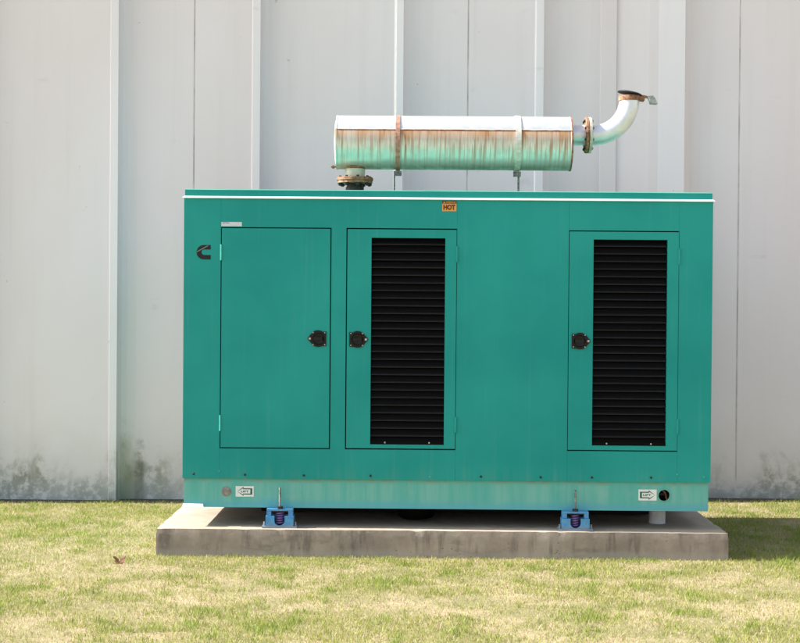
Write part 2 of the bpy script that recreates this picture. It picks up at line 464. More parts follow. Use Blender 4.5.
def build_grass():
    def scatter(x0, x1, y0, y1, dens):
        n = int((x1-x0)*(y1-y0)*dens)
        return rng.uniform(x0, x1, n), rng.uniform(y0, y1, n)
    X, Y = [], []
    for a in ((-3.9, 4.1, -2.6, 2.60, 15000), (-4.6, 4.8, -4.4, -2.6, 7000), (-7.5, -3.9, -2.6, 2.6, 5000), (4.1, 7.5, -2.6, 2.6, 5000)):
        x, y = scatter(*a); X.append(x); Y.append(y)
    # a ragged fringe left by the mower against the pad
    x, y = scatter(-1.62, 2.0, -.16, -.09, 6500); X.append(x); Y.append(y)
    x = np.concatenate(X); y = np.concatenate(Y)
    keep = ~((x > PAD[0]-.012) & (x < PAD[1]+.012) & (y > PAD[2]-.006) & (y < PAD[3]+.012))
    keep &= y < 2.53 + .03*vnoise(x, y, 7, 9) + .03*vnoise(x, y, 23, 8)
    patch = .40*vnoise(x, y, 1.7, 1) + .36*vnoise(x, y, 4.6, 2) + .24*vnoise(x, y, 12, 3)
    clump = vnoise(x, y, 8.0, 4)*.6 + vnoise(x, y, 19, 5)*.4
    dry = np.clip((patch - .38)/.28, 0, 1)
    dry = np.where(y > -.4, dry*.75, dry)                       # the far strip is greener
    dry = np.where((y < -.1) & (y > -.42) & (x > -1.6) & (x < .4), dry*.6, dry)
    lush = np.clip((clump - .58)/.14, 0, 1)*(1-dry*.6)
    # thin the bare dry places
    keep &= rng.random(len(x)) > dry*.38*(1-lush)
    x, y, dry, lush, clump = x[keep], y[keep], dry[keep], lush[keep], clump[keep]
    n = len(x)
    straw = rng.random(n) < (.21 + .48*dry)*(1-.75*lush)
    h = rng.gamma(7, 1/7, n)*(.018 + .010*lush - .005*dry)
    h = np.where(straw, h*.85, h)
    h = np.where((y > PAD[2]-.10) & (y < PAD[2]) & (x > PAD[0]-.1) & (x < PAD[1]+.1), np.minimum(h, rng.uniform(.014, .036, n)), h)
    w = rng.uniform(.0016, .0034, n)
    ang = rng.uniform(0, 2*PI, n)
    lean = np.where(straw, rng.uniform(.5, 1.7, n), rng.uniform(.15, 1.0, n))*h
    la = rng.uniform(0, 2*PI, n)
    z0 = .0107*np.clip(x, -6, 6)*np.clip((y+.1)/2.72, 0, 1) - .003
    h = np.where(straw & (lean > h*1.2), h*.5, h)
    dx, dy = np.cos(ang)*w/2, np.sin(ang)*w/2
    lx, ly = np.cos(la)*lean, np.sin(la)*lean
    V = np.empty((n, 5, 3), np.float32)
    V[:,0] = np.stack([x-dx, y-dy, z0], 1); V[:,1] = np.stack([x+dx, y+dy, z0], 1)
    V[:,2] = np.stack([x+dx*.8+lx*.4, y+dy*.8+ly*.4, z0+h*.62], 1)
    V[:,3] = np.stack([x-dx*.8+lx*.4, y-dy*.8+ly*.4, z0+h*.62], 1)
    V[:,4] = np.stack([x+lx, y+ly, z0+h], 1)
    base = (np.arange(n)*5)[:,None]
    quads = base + np.array([0,1,2,3]); tris = base + np.array([3,2,4])
    loops = np.concatenate([quads, tris], 1).ravel().astype(np.int32)
    starts = np.stack([np.arange(n)*7, np.arange(n)*7+4], 1).ravel().astype(np.int32)
    me = bpy.data.meshes.new('grass')
    me.vertices.add(n*5); me.vertices.foreach_set('co', V.ravel())
    me.loops.add(n*7); me.loops.foreach_set('vertex_index', loops)
    me.polygons.add(n*2); me.polygons.foreach_set('loop_start', starts)
    me.update(calc_edges=True)
    t = rng.random((n,1))
    green = np.array([.22,.265,.045])*(1-t) + np.array([.42,.42,.12])*t
    deep = np.array([.17,.245,.033])*(1-t) + np.array([.32,.38,.075])*t
    green = green*(1-lush[:,None]) + deep*lush[:,None]
    s = rng.random((n,1))
    st = np.array([.40,.285,.18])*(1-s) + np.array([.68,.52,.41])*s
    col = np.where(straw[:,None], st, green)
    c4 = np.ones((n,5,4), np.float32); c4[:,:,:3] = col[:,None,:]
    at = me.color_attributes.new('tint', 'FLOAT_COLOR', 'POINT')
    at.data.foreach_set('color', c4.ravel())
    me.materials.append(M['grass'])
    me.validate()
    o = bpy.data.objects.new('grass', me); COL.objects.link(o)
    tag(o, 'short lawn grass, part green and part straw dry, around the concrete pad', 'grass', kind='stuff')
build_grass()

# ------------------------------------------------------------------ wall
def build_wall():
    root = empty('panel_wall', (0, YW, 0), 'tall white ribbed panel wall with mildew stains at its foot, behind the generator', 'wall')
    edges = [-7.9, -6.8, -5.7, -4.55, -3.40, -2.297, -1.194, -.083, 1.005, 2.10, 3.2, 4.3, 5.4, 6.5, 7.6]
    joints = {-2.297: [.582], -.083: [.505], 2.10: [.44], -4.55: [.57], 4.3: [.5], -6.8:[.55], 6.5:[.5]}
    H = 5.0
    for e0, e1 in zip(edges[:-1], edges[1:]):
        L = e1 - e0
        sw = .225 if abs(e0-1.005) < .01 else .062
        ch = .010 if abs(e1+.083) < .01 else .005
        dp = .022
        pr = [(0, 0), (.006, .06), (.02, .085), (.06, .100), (.13, .104)]
        for k in range(1, 7):
            u = .13 + (L - sw - ch - .13)*k/6
            pr.append((u, .104 + (dp - .104)*k/6))
        if sw > .1:                                             # wide flange with a shallow first step
            pr = [p for p in pr if p[0] < .43]
            pr += [(.445, .074), (.453, .050), (.48, .050), (.570, .050), (.576, .068), (L-sw-.05, .012)]
        mats_at = []
        pr += [(L - sw - ch*.2, dp*.6), (L - sw + ch, .002), (L, 0)] if sw < .1 else [(L - sw + .02, .004), (L, 0)]
        # joint groove
        for jx in joints.get(e0, []):
            i = next(i for i, p in enumerate(pr) if p[0] > jx + .03)
            y = pr[i-1][1] + (pr[i][1]-pr[i-1][1])*(jx - pr[i-1][0])/(pr[i][0]-pr[i-1][0])
            pr[i:i] = [(jx-.006, y), (jx-.004, y+.002), (jx+.004, y+.002), (jx+.006, y)]
        zs = [-.25, .02, .35, .8, 1.6, 2.6, 3.6, H]
        bm = BM()
        rows = [[bm.verts.new((e0+u, YW+d, z)) for u, d in pr] for z in zs]
        n = len(pr)
        for r0, r1 in zip(rows[:-1], rows[1:]):
            for i in range(n-1):
                f = bm.faces.new((r0[i], r0[i+1], r1[i+1], r1[i]))
                um = (pr[i][0]+pr[i+1][0])/2
                dd = abs(pr[i][1]-pr[i+1][1])
                f.material_index = 0
                if um > L - sw - ch*1.5: f.material_index = 1
                if um > L-sw-ch*.6 and um < L-sw+ch and abs(e1+.083) < .01: f.material_index = 3  # bright edge: sunlight painted on this rib
                if any(abs(um-j) < .0062 for j in joints.get(e0, [])): f.material_index = 2
        # back, top, ends: a 0.2 m thick panel
        B = [[bm.verts.new((e0+u, YW+.24, z)) for u in (0, L)] for z in (zs[0], zs[-1])]
        bm.faces.new((B[0][1], B[0][0], B[1][0], B[1][1]))
        bm.faces.new(rows[-1] + [B[1][1], B[1][0]])
        bm.faces.new(rows[0][::-1] + [B[0][0], B[0][1]])
        bm.faces.new([r[0] for r in rows][::-1] + [B[0][0], B[1][0]])
        bm.faces.new([r[-1] for r in rows] + [B[1][1], B[0][1]])
        obj('wall_panel', bm, [M['wall'], M['trim'], M['joint'], M['sunwhite']], root, origin=(e0, YW, 0))
build_wall()

# ------------------------------------------------------------------ concrete pad
def build_pad():
    x0, x1, y0, y1 = PAD
    bm = BM()
    nx, ny, nz = 150, 60, 8
    zb = -.12
    cache = {}
    def v(i, j, k):
        key = (i, j, k)
        if key in cache: return cache[key]
        x = x0 + (x1-x0)*i/nx; y = y0 + (y1-y0)*j/ny; z = zb + (PADTOP-zb)*k/nz
        onx = i in (0, nx); ony = j in (0, ny); onz = k in (0, nz)
        p = Vector((x, y, z))
        q = p*9
        amp = .0022
        d = Vector((mnoise.noise(q), mnoise.noise(q+Vector((31,0,0))), mnoise.noise(q+Vector((0,57,0)))))*amp
        if k == nz:
            d.z *= .6
            if (onx or ony):                                   # worn, slightly chipped arris
                c = max(0, mnoise.noise(Vector((x*14, y*14, 3))) - .25)
                ins = .004 + .016*c
                d.z -= .003 + .014*c
                if i == 0: d.x += ins
                if i == nx: d.x -= ins
                if j == 0: d.y += ins
                if j == ny: d.y -= ins
        # form seam on the front face
        if j == 0 and k < nz and abs(x + .77) < .012: d.y += .004
        cache[key] = bm.verts.new(p + d)
        return cache[key]
    def quad(*ks): bm.faces.new([v(*k) for k in ks])
    for i in range(nx):
        for j in range(ny): quad((i,j,nz),(i+1,j,nz),(i+1,j+1,nz),(i,j+1,nz))
        for k in range(nz):
            quad((i,0,k),(i+1,0,k),(i+1,0,k+1),(i,0,k+1)); quad((i+1,ny,k),(i,ny,k),(i,ny,k+1),(i+1,ny,k+1))
    for j in range(ny):
        for k in range(nz):
            quad((0,j+1,k),(0,j,k),(0,j,k+1),(0,j+1,k+1)); quad((nx,j,k),(nx,j+1,k),(nx,j+1,k+1),(nx,j,k+1))
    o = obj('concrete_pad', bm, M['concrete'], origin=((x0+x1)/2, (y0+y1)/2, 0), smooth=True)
    tag(o, 'weathered grey concrete slab lying on the lawn under the generator', 'concrete slab')
build_pad()

# ------------------------------------------------------------------ generator
XL, XR = -1.387, 1.816
ZB, ZT = .459, 2.160           # cabinet bottom and top
DEP = 1.70
ZS = .283                      # underside of base
GEN = empty('generator', (.2145, DEP/2, ZS), 'large green enclosed standby generator with a rusty silencer on its roof', 'generator')

def text_mesh(bm, s, x, z, w, h, y, mi, bold=0.0):
    """flat lettering with its lower left corner at x, z, stretched to w by h"""
    cu = bpy.data.curves.new('lettering', 'FONT'); cu.body = s; cu.size = 1; cu.offset = bold; cu.resolution_u = 3
    to = bpy.data.objects.new('lettering', cu); COL.objects.link(to)
    bpy.context.view_layer.update()
    me = bpy.data.meshes.new_from_object(to.evaluated_get(bpy.context.evaluated_depsgraph_get()))
    bpy.data.objects.remove(to); bpy.data.curves.remove(cu)
    xs = [v.co.x for v in me.vertices]; ys = [v.co.y for v in me.vertices]
    ax, bx, ay, by = min(xs), max(xs), min(ys), max(ys)
    vs = [bm.verts.new((x + (v.co.x-ax)/(bx-ax)*w, y, z + (v.co.y-ay)/(by-ay)*h)) for v in me.vertices]
    for p in me.polygons:
        try: bm.faces.new([vs[i] for i in p.vertices]).material_index = mi
        except ValueError: pass
    bpy.data.meshes.remove(me)

# --- seams and doors (survey numbers from the front elevation)
SX = {'a': FX(220, 340), 'b': FX(456.3, 340), 'c': FX(568, 340), 'd': FX(678, 340)}
def rect(l, t, r, b): return FX(l, (t+b)/2), FX(r, (t+b)/2), FZ((l+r)/2, b), FZ((l+r)/2, t)
D1 = rect(220.4, 227.9, 330.2, 448.4)
D2 = rect(346.2, 229.0, 456.4, 449.2)
D3 = rect(568.0, 231.4, 678.2, 450.8)
G = .0035                                     # half door gap
S = .0003                                     # half seam
def panel(X, Z, holes=(), **kw):
    bm = BM(); frame_plate(bm, X, Z, 0, .03, holes)
    obj('front_panel', bm, M['teal'], GEN, **kw)
panel([XL, SX['a']-S], [ZB, ZT])
# middle bay with two door openings: left and right jambs are the neighbouring panels
panel([SX['a']+S, D1[1]+G, D2[0]-G, SX['b']-S], [ZB, D1[2]-G, D1[3]+G, ZT], {(0,1),(2,1)})
panel([SX['b']+S, SX['c']-S], [ZB, ZT])
panel([SX['c']+S, SX['d']-S], [ZB, D3[2]-G])
panel([SX['c']+S, SX['d']-S], [D3[3]+G, ZT])
panel([SX['d']+S, XR], [ZB, ZT])
# ends and back
for x0, x1 in ((XL, XL+.03), (XR-.03, XR)):
    bm = BM(); box(bm, x0, x1, .031, DEP, ZB, ZT); obj('end_panel', bm, M['teal'], GEN, bevel=.002)
bm = BM(); box(bm, XL+.031, XR-.031, DEP-.03, DEP, ZB, ZT); obj('rear_panel', bm, M['teal'], GEN)
bm = BM(); box(bm, XL+.035, XR-.035, .062, .080, ZB+.004, ZT-.004)
box(bm, XL+.035, XR-.035, .080, DEP-.035, ZB+.004, ZB+.03)
obj('inner_liner', bm, M['dark'], GEN)

def build_door(D, kind, hinge_right, latch_px, louver=None, label=None):
    x0, x1, z0, z1 = D
    x0 += G; x1 -= G; z0 += G; z1 -= G
    bm = BM()
    if louver:
        lx0, lx1, lz0, lz1 = louver
        frame_plate(bm, [x0, lx0, lx1, x1], [z0, lz0, lz1, z1], -.002, .026, {(1,1)})
    else:
        frame_plate(bm, [x0, x1], [z0, z1], -.002, .026)
    d = obj('door', bm, M['teal'], GEN, bevel=.002, label=label)
    if louver:
        bm = BM()
        n = 27; pitch = (lz1-lz0)/n
        for k in range(n):                                     # drooping blades with a rolled lower lip
            zt = lz1 - k*pitch
            a = [(.030, zt+.014), (.012, zt-pitch*.70), (.0045, zt-pitch*.84), (.0045, zt-pitch*.93), (.0065, zt-pitch*.93), (.014, zt-pitch*.78), (.034, zt+.012)]
            A = [bm.verts.new((lx0+.0005, y, min(z, lz1-.0005))) for y, z in a]; B = [bm.verts.new((lx1-.0005, y, min(z, lz1-.0005))) for y, z in a]
            for i in range(len(a)):
                j = (i+1) % len(a); bm.faces.new((A[i], B[i], B[j], A[j])).material_index = 2 if i in (1, 2) else 0
            bm.faces.new(A[::-1]); bm.faces.new(B)
        box(bm, lx0-.02, lx1+.02, .036, .040, lz0-.02, lz1+.02)
        box(bm, lx0+.001, lx1-.001, .004, .0275, lz0+.0005, lz0+.020)
        for fx in (.2, .8):
            cyl(bm, (lx0+(lx1-lx0)*fx, 0, lz0+.012), 'y', -.001, .0045, .005, 10, 1)
        obj('louver', bm, [M['black'], M['steel'], M['louverlip']], d)
    # hinges
    hx = x1+G if hinge_right else x0-G
    for zc in (z1 - .147, z0 + .147):
        bm = BM()
        cyl(bm, (hx, -.004, zc), 'z', -.048, .048, .0062, 14)
        if hinge_right: box(bm, hx-.016 if hinge_right else hx+.001, hx-.001 if hinge_right else hx+.016, -.0035, .001, zc-.047, zc+.047)
        obj('hinge', bm, M['teal'] if hinge_right else M['wornteal'], d)
    # latch: D-shaped black plate with a keyed lobe, swivel handle, four screws
    cx, cz = FX(*latch_px), FZ(*latch_px)
    s = 1 if hinge_right else -1
    bm = BM()
    pts = []
    R = .050
    for a in range(-60, 61, 8):
        pass
    outline = [(-.050, -.044), (-.050, .044)]
    for a in range(125, 29, -12):
        outline.append((R*math.cos(math.radians(a)), R*math.sin(math.radians(a))*1.02))
    outline += [(.052, .016)]
    for a in range(60, -61, -20):
        outline.append((.047+.015*math.cos(math.radians(a)), .015*math.sin(math.radians(a))))
    outline += [(.052, -.016)]
    for a in range(-30, -126, -12):
        outline.append((R*math.cos(math.radians(a)), R*math.sin(math.radians(a))*1.02))
    outline = [(cx + s*u, cz + w) for u, w in outline]
    extrude_poly(bm, outline, -.008, -.0021)
    lathe(bm, (cx-.002*s, 0, cz), 'y', [(-.0081,.041),(-.013,.040),(-.014,.036),(-.0105,.033),(-.009,.031),(-.009,0)], 32)
    box(bm, cx-.030, cx+.026, -.017, -.0092, cz-.010, cz+.010)
    cyl(bm, (cx-.002*s, 0, cz), 'y', -.019, -.0171, .009, 16)
    for u, w in ((-.041,.036), (-.041,-.036), (.030,.036), (.030,-.036)):
        cyl(bm, (cx+s*u, 0, cz+w), 'y', -.0100, -.0081, .0036, 12, 1)
    cyl(bm, (cx+s*.050, 0, cz), 'y', -.0125, -.0081, .0072, 16, 1)
    obj('latch', bm, [M['blackp'], M['steel']], d, smooth=True)
    return d

L2 = rect(370.8, 238.0, 444.6, 444.8)
L3 = rect(592.6, 239.8, 666.4, 445.8)
build_door(D1, 'plain', False, (318, 338.6), label='plain green door without louvers, left of the three')
build_door(D2, 'louvered', True, (357.6, 339.4), L2, label='green louvered door beside the plain door')
build_door(D3, 'louvered', True, (579.8, 341.0), L3, label='green louvered door standing alone at the right')

# bolts along the cabinet foot
for px, py in ((193, 474.2), (244.7, 475), (303.7, 475.7), (370.5, 476), (481, 476.7), (540.7, 477.3), (592, 477.5), (651, 477.6)):
    bm = BM(); lathe(bm, (FX(px, py), 0, FZ(px, py)), 'y', [(-.007,0),(-.006,.005),(-.004,.007),(-.0002,.007)], 12)
    obj('bolt', bm, M['bolt'], GEN)
for px, py in ((219, 471.5), (430, 477), (677, 474.5), (704, 477)):
    bm = BM(); lathe(bm, (FX(px, py), 0, FZ(px, py)), 'y', [(-.005,0),(-.005,.0045),(-.0002,.006)], 10)
    obj('rivet', bm, M['wornteal'], GEN)

# --- roof: rain lip, fascia and a gently crowned top
bm = BM()
def ring_roof(x0, x1, y0, y1, z): return [bm.verts.new(p) for p in ((x0,y0,z),(x1,y0,z),(x1,y1,z),(x0,y1,z))]
R0 = ring_roof(XL+.004, XR-.004, .006, DEP-.006, ZT+.0005)
R1 = ring_roof(XL+.004, XR-.004, .006, DEP-.006, ZT+.051)
R2 = ring_roof(XL+.012, XR-.012, .014, DEP-.014, ZT+.056)
R3 = ring_roof(XL+.5, XR-.5, .5, DEP-.5, ZT+.068)
for A, B in ((R0,R1),(R1,R2),(R2,R3)):
    for i in range(4): bm.faces.new((A[i], A[(i+1)%4], B[(i+1)%4], B[i])).material_index = 0
bm.faces.new(R3); bm.faces.new(R0[::-1]); bm.normal_update()
for f in bm.faces:
    if abs(f.normal.z) < .3 or f.calc_center_median().z < ZT+.05: f.material_index = 1
roof = obj('roof', bm, [M['roof'], M['teal']], GEN)
bm = BM()                                                       # sloping pale lip running round the eaves
for z0, z1, o0, o1 in ((ZT-.001, ZT+.013, .011, .002),):
    A = ring_roof(XL-o0, XR+o0, -o0, DEP+o0, z0); B = ring_roof(XL-o0, XR+o0, -o0, DEP+o0, z0+.004)
    C = ring_roof(XL+.002, XR-.002, .004, DEP-.004, z1); E = ring_roof(XL-.001, XR+.001, -.001, DEP+.001, z0)
    for P, Q in ((A,B),(B,C),(E,A)):
        for i in range(4): bm.faces.new((P[i], P[(i+1)%4], Q[(i+1)%4], Q[i]))
obj('rain_lip', bm, M['lip'], roof)

# --- base skid with lifting holes
def build_skid():
    bm = BM()
    x0, x1, y0, y1 = XL+.006, XR-.010, .014, DEP-.014
    hx, hz, hr = FX(664.5, 495.7), FZ(664.5, 495.7), .034
    z0, z1 = ZS, ZB-.0005
    a = .05
    frame_plate(bm, [x0, hx-a, hx+a, x1], [z0, hz-a, hz+a, z1], y0, y0+.012, {(1,1)})
    # square plate with a round hole
    n = 32; sq = []; ci = []
    for i in range(n):
        t = 2*PI*i/n; c, s = math.cos(t), math.sin(t); k = a/max(abs(c), abs(s))
        sq.append((hx+c*k, hz+s*k)); ci.append((hx+c*hr, hz+s*hr))
    for yy in (y0, y0+.012):
        S_ = [bm.verts.new((u, yy, w)) for u, w in sq]; C_ = [bm.verts.new((u, yy, w)) for u, w in ci]
        for i in range(n): bm.faces.new((S_[i], S_[(i+1)%n], C_[(i+1)%n], C_[i]))
        if yy == y0: F = C_
        else:
            for i in range(n): bm.faces.new((F[i], F[(i+1)%n], C_[(i+1)%n], C_[i]))
    box(bm, x0, x0+.012, y0+.0125, y1-.0125, z0, z1)
    box(bm, x1-.012, x1, y0+.0125, y1-.0125, z0, z1)
    box(bm, x0, x1, y1-.012, y1, z0, z1)
    box(bm, x0+.0125, x1-.0125, y0+.0125, y0+.09, z0+.001, z0+.010)
    box(bm, x0+.0125, x1-.0125, y1-.09, y1-.0125, z0+.001, z0+.010)
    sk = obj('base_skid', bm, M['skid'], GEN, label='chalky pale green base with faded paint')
    # dark cable ends behind the hole and a closing plate
    bm = BM()
    box(bm, x0+.03, x1-.03, y0+.10, y1-.10, z0+.002, z1-.001)
    obj('fuel_tank', bm, M['dark'], sk)
    bm = BM()
    tube(bm, [(hx-.06, y0+.04, hz-.01), (hx-.01, y0+.03, hz+.004), (hx+.05, y0+.05, hz-.006)], .007, 8, 0)
    tube(bm, [(hx-.02, y0+.05, hz+.05), (hx+.012, y0+.035, hz+.01), (hx+.028, y0+.04, hz-.05)], .006, 8, 1)
    obj('cable', bm, [M['bolt'], M['rust']], sk)
    bm = BM()
    lathe(bm, (hx, 0, hz), 'y', [(y0-.0005, hr+.006), (y0-.005, hr+.005), (y0-.005, hr+.0005), (y0-.0005, hr)], 32)
    obj('lifting_hole', bm, M['skid'], sk, smooth=True)
    bm = BM()
    cx, cz = FX(225.7, 492), FZ(225.7, 492)
    lathe(bm, (cx, 0, cz), 'y', [(y0-.010,0),(y0-.010,.016),(y0-.006,.020),(y0-.006,.026),(y0-.0005,.030)], 28)
    obj('hole_plug', bm, simple('weathered grey plug', (.24, .23, .21), .7, var=.25, scale=40), sk, smooth=True)
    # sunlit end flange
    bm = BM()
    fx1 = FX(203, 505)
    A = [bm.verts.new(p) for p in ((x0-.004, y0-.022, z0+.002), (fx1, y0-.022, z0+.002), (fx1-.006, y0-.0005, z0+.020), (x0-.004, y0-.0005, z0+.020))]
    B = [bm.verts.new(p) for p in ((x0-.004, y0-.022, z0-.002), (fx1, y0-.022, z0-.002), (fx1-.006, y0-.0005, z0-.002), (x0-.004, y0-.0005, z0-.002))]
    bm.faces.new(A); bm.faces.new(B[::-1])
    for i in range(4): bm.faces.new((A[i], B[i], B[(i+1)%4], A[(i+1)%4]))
    obj('end_flange', bm, M['sunwhite'], sk)
    # lifting-point arrows
    for (l, t, r, b), s in (((235, 486.8, 253.2, 497.3), -1), ((638.8, 489.8, 657.0, 500.8), 1)):
        u0, u1, w0, w1 = rect(l, t, r, b)
        bm = BM(); box(bm, u0, u1, y0-.0015, y0-.0003, w0, w1)
        W, Hh = u1-u0, w1-w0; cxx, czz = (u0+u1)/2, (w0+w1)/2
        # outlined arrow
        def arrow(k, mi, yy):
            P = [(-.42*W, .30*Hh*k), (.06*W, .30*Hh*k), (.06*W, .44*Hh*k), (.42*W - (1-k)*.10*W, 0), (.06*W, -.44*Hh*k), (.06*W, -.30*Hh*k), (-.42*W, -.30*Hh*k)]
            if k < 1: P = [(p[0] + (.012 if p[0] < -.3*W else .003), p[1]) for p in P]
            vs = [bm.verts.new((cxx + s*p[0], yy, czz + p[1])) for p in P]
            bm.faces.new(vs).material_index = mi
        arrow(1, 1, y0-.0020); arrow(.66, 0, y0-.0026)
        text_mesh(bm, 'LIFT', cxx-.025 - .002*s, czz-.006, .048, .012, y0-.0034, 1, .03)
        obj('arrow_sign', bm, [M['white'], M['decalgreen']], GEN, label='white arrow sign pointing ' + ('left' if s < 0 else 'right'))
build_skid()

bm = BM(); box(bm, XL+.42, FX(668, 510), .62, 1.30, ZS-.104, ZS+.001)  # added box under the base, keeps light and view out of the gap
obj('shade_block', bm, M['dark'], GEN, bevel=.01)
# dark sump under the base
bm = BM()
lathe(bm, (FX(416, 512), .33, 0), 'z', [(ZS+.001,.118),(ZS-.075,.116),(ZS-.092,.105),(ZS-.100,.08),(ZS-.101,0)], 32)
obj('sump', bm, M['black'], GEN, smooth=True)

# --- emblem: bold letter C with a slash
bm = BM()
ex, ez = FX(203.6, 252.2), FZ(203.6, 252.2)
R = .0437; r = .0165; t = .0425
out = [(t, R)] + [(R*math.cos(math.radians(a)), R*math.sin(math.radians(a))) for a in range(90, 271, 12)] + [(t, -R)]
inn = [(t, r)] + [(r*math.cos(math.radians(a))+.003, r*math.sin(math.radians(a))) for a in range(90, 271, 12)] + [(t, -r)]
O_ = [bm.verts.new((ex+u, -.0012, ez+w)) for u, w in out]; I_ = [bm.verts.new((ex+u, -.0012, ez+w)) for u, w in inn]
for n_ in range(len(out)-1): bm.faces.new((O_[n_], O_[n_+1], I_[n_+1], I_[n_]))
vs = [bm.verts.new((ex+u, -.0020, ez+w)) for u, w in ((-.0425,-.002), (-.0415,.006), (.020,.040), (.030,.0405), (.026,.037))]
bm.faces.new(vs).material_index = 1
obj('emblem', bm, [M['ink'], M['slash']], GEN)

# --- HOT warning label
u0, u1, w0, w1 = rect(442.2, 201.0, 456.4, 211.3)
bm = BM(); box(bm, u0, u1, -.0014, -.0003, w0, w1)
hh = w1-w0; ww = u1-u0
vs = [bm.verts.new((a, -.0020, b)) for a, b in ((u0, w1-.27*hh), (u1, w1-.27*hh), (u1, w1), (u0, w1))]; bm.faces.new(vs).material_index = 1
text_mesh(bm, 'WARNING', u0+.26*ww, w1-.215*hh, .68*ww, .16*hh, -.0026, 0, .02)
tx, tz = u0+.14*ww, w1-.23*hh
vs = [bm.verts.new((tx+a, -.0026, tz+b)) for a, b in ((-.007,0), (.007,0), (0,.011))]; bm.faces.new(vs)
text_mesh(bm, 'HOT', u0+.08*ww, w0+.12*hh, .84*ww, .52*hh, -.0022, 1, .06)
obj('warning_label', bm, [M['orange'], M['maroon']], GEN, label='orange warning label reading HOT')

# --- silver name plate over the plain door
u0, u1, w0, w1 = rect(221.2, 222.0, 241.8, 226.2)
bm = BM(); box(bm, u0, u1, -.0014, -.0003, w0, w1)
vs = [bm.verts.new((a, -.0020, b)) for a, b in ((u0+.010, w1-.011), (u0+.022, w1-.006), (u0+.050, w1-.009), (u0+.048, w1-.004), (u0+.020, w1-.002), (u0+.008, w1-.005))]
bm.faces.new(vs).material_index = 1
obj('name_plate', bm, [M['plate'], M['purple']], GEN)

# --- silencer on the roof
MY = .85
SM = 151.0                     # survey units per metre at the silencer's distance
def MX(px, py): return FX(px, py, SM)
def MZ(px, py): return FZ(px, py, SM)
mx0, mx1, mz, mr = MX(337, 142), MX(570, 145), MZ(453, 143.6), .1765
bm = BM()
L = mx1-mx0
lathe(bm, (0, MY, mz), 'x', [(mx0-.016,0),(mx0-.015,.07),(mx0-.010,.13),(mx0-.002,.165),(mx0-.001,mr+.002),(mx0+.008,mr+.002),(mx0+.010,mr),
      (mx1-.012,mr),(mx1-.010,mr+.002),(mx1,mr+.002),(mx1+.001,.165),(mx1+.009,.13),(mx1+.013,.06),(mx1+.014,0)], 72)
# the lap of the outer sheet: a thin proud strip along the seam, front and back
for s in (-1, 1):
    a0 = math.asin(.0695/mr)
    P = [(mr+.0004, a0-.010), (mr+.0035, a0-.008), (mr+.0035, a0+.02), (mr+.0004, a0+.05)]
    A = [bm.verts.new((mx0+.011, MY + s*rr*math.cos(a), mz + rr*math.sin(a))) for rr, a in P]
    B = [bm.verts.new((mx1-.013, MY + s*rr*math.cos(a), mz + rr*math.sin(a))) for rr, a in P]
    for i in range(3): bm.faces.new((A[i], B[i], B[i+1], A[i+1]))
MUF = obj('silencer', bm, M['muffler'], GEN, origin=((mx0+mx1)/2, MY, mz), smooth=True, label='white topped silencer drum streaked with rust')

bm = BM()
lathe(bm, (0, MY, mz), 'x', [(mx1-.009, mr+.0022), (mx1-.009, mr+.0036), (mx1+.002, mr+.0036), (mx1+.004, .168), (mx1+.002, .166)], 72)
obj('end_rim', bm, M['rust'], MUF, smooth=True)
def strap(px, w, mat, rodpx, lab):
    x = MX(px, 144)
    bm = BM()
    n = 56
    rings = []
    for i in range(n+1):
        a = -PI/2 + .05 + (2*PI-.1)*i/n
        rings.append([bm.verts.new((x+dx, MY + rr*math.cos(a), mz + rr*math.sin(a))) for dx, rr in ((-w/2, mr+.001), (-w/2, mr+.0065), (w/2, mr+.0065), (w/2, mr+.001))])
    for A, B in zip(rings[:-1], rings[1:]):
        for k in range(4): bm.faces.new((A[k], A[(k+1)%4], B[(k+1)%4], B[k]))
    zb = mz - mr
    box(bm, x-w/2, x+w/2, MY-.014, MY-.009, zb-.040, zb-.002)
    box(bm, x-w/2, x+w/2, MY+.009, MY+.014, zb-.040, zb-.002)
    obj('strap', bm, mat, MUF, label=lab)
    bm = BM()
    xr = MX(rodpx, 180)
    cyl(bm, (x, MY-.03, zb-.026), 'y', -.012, .075, .010, 10)
    box(bm, x-.024, x+.026, MY-.030, MY-.0145, zb-.044, zb-.010)
    box(bm, xr-.0055, xr+.0055, MY-.02, MY+.02, ZT+.062, zb-.012)
    box(bm, xr-.03, xr+.03, MY-.05, MY+.05, ZT+.062, ZT+.068)
    obj('support_bracket', bm, M['bracket'], MUF, bevel=.001)
strap(398, .028, simple('red rusted strap', (.40, .20, .14), .7, var=.35, scale=35), 394.6, 'rusty brown strap')
strap(516.6, .036, simple('pale galvanised strap', (.66, .62, .56), .5, .3, var=.15, scale=30), 518.2, 'pale galvanised strap')

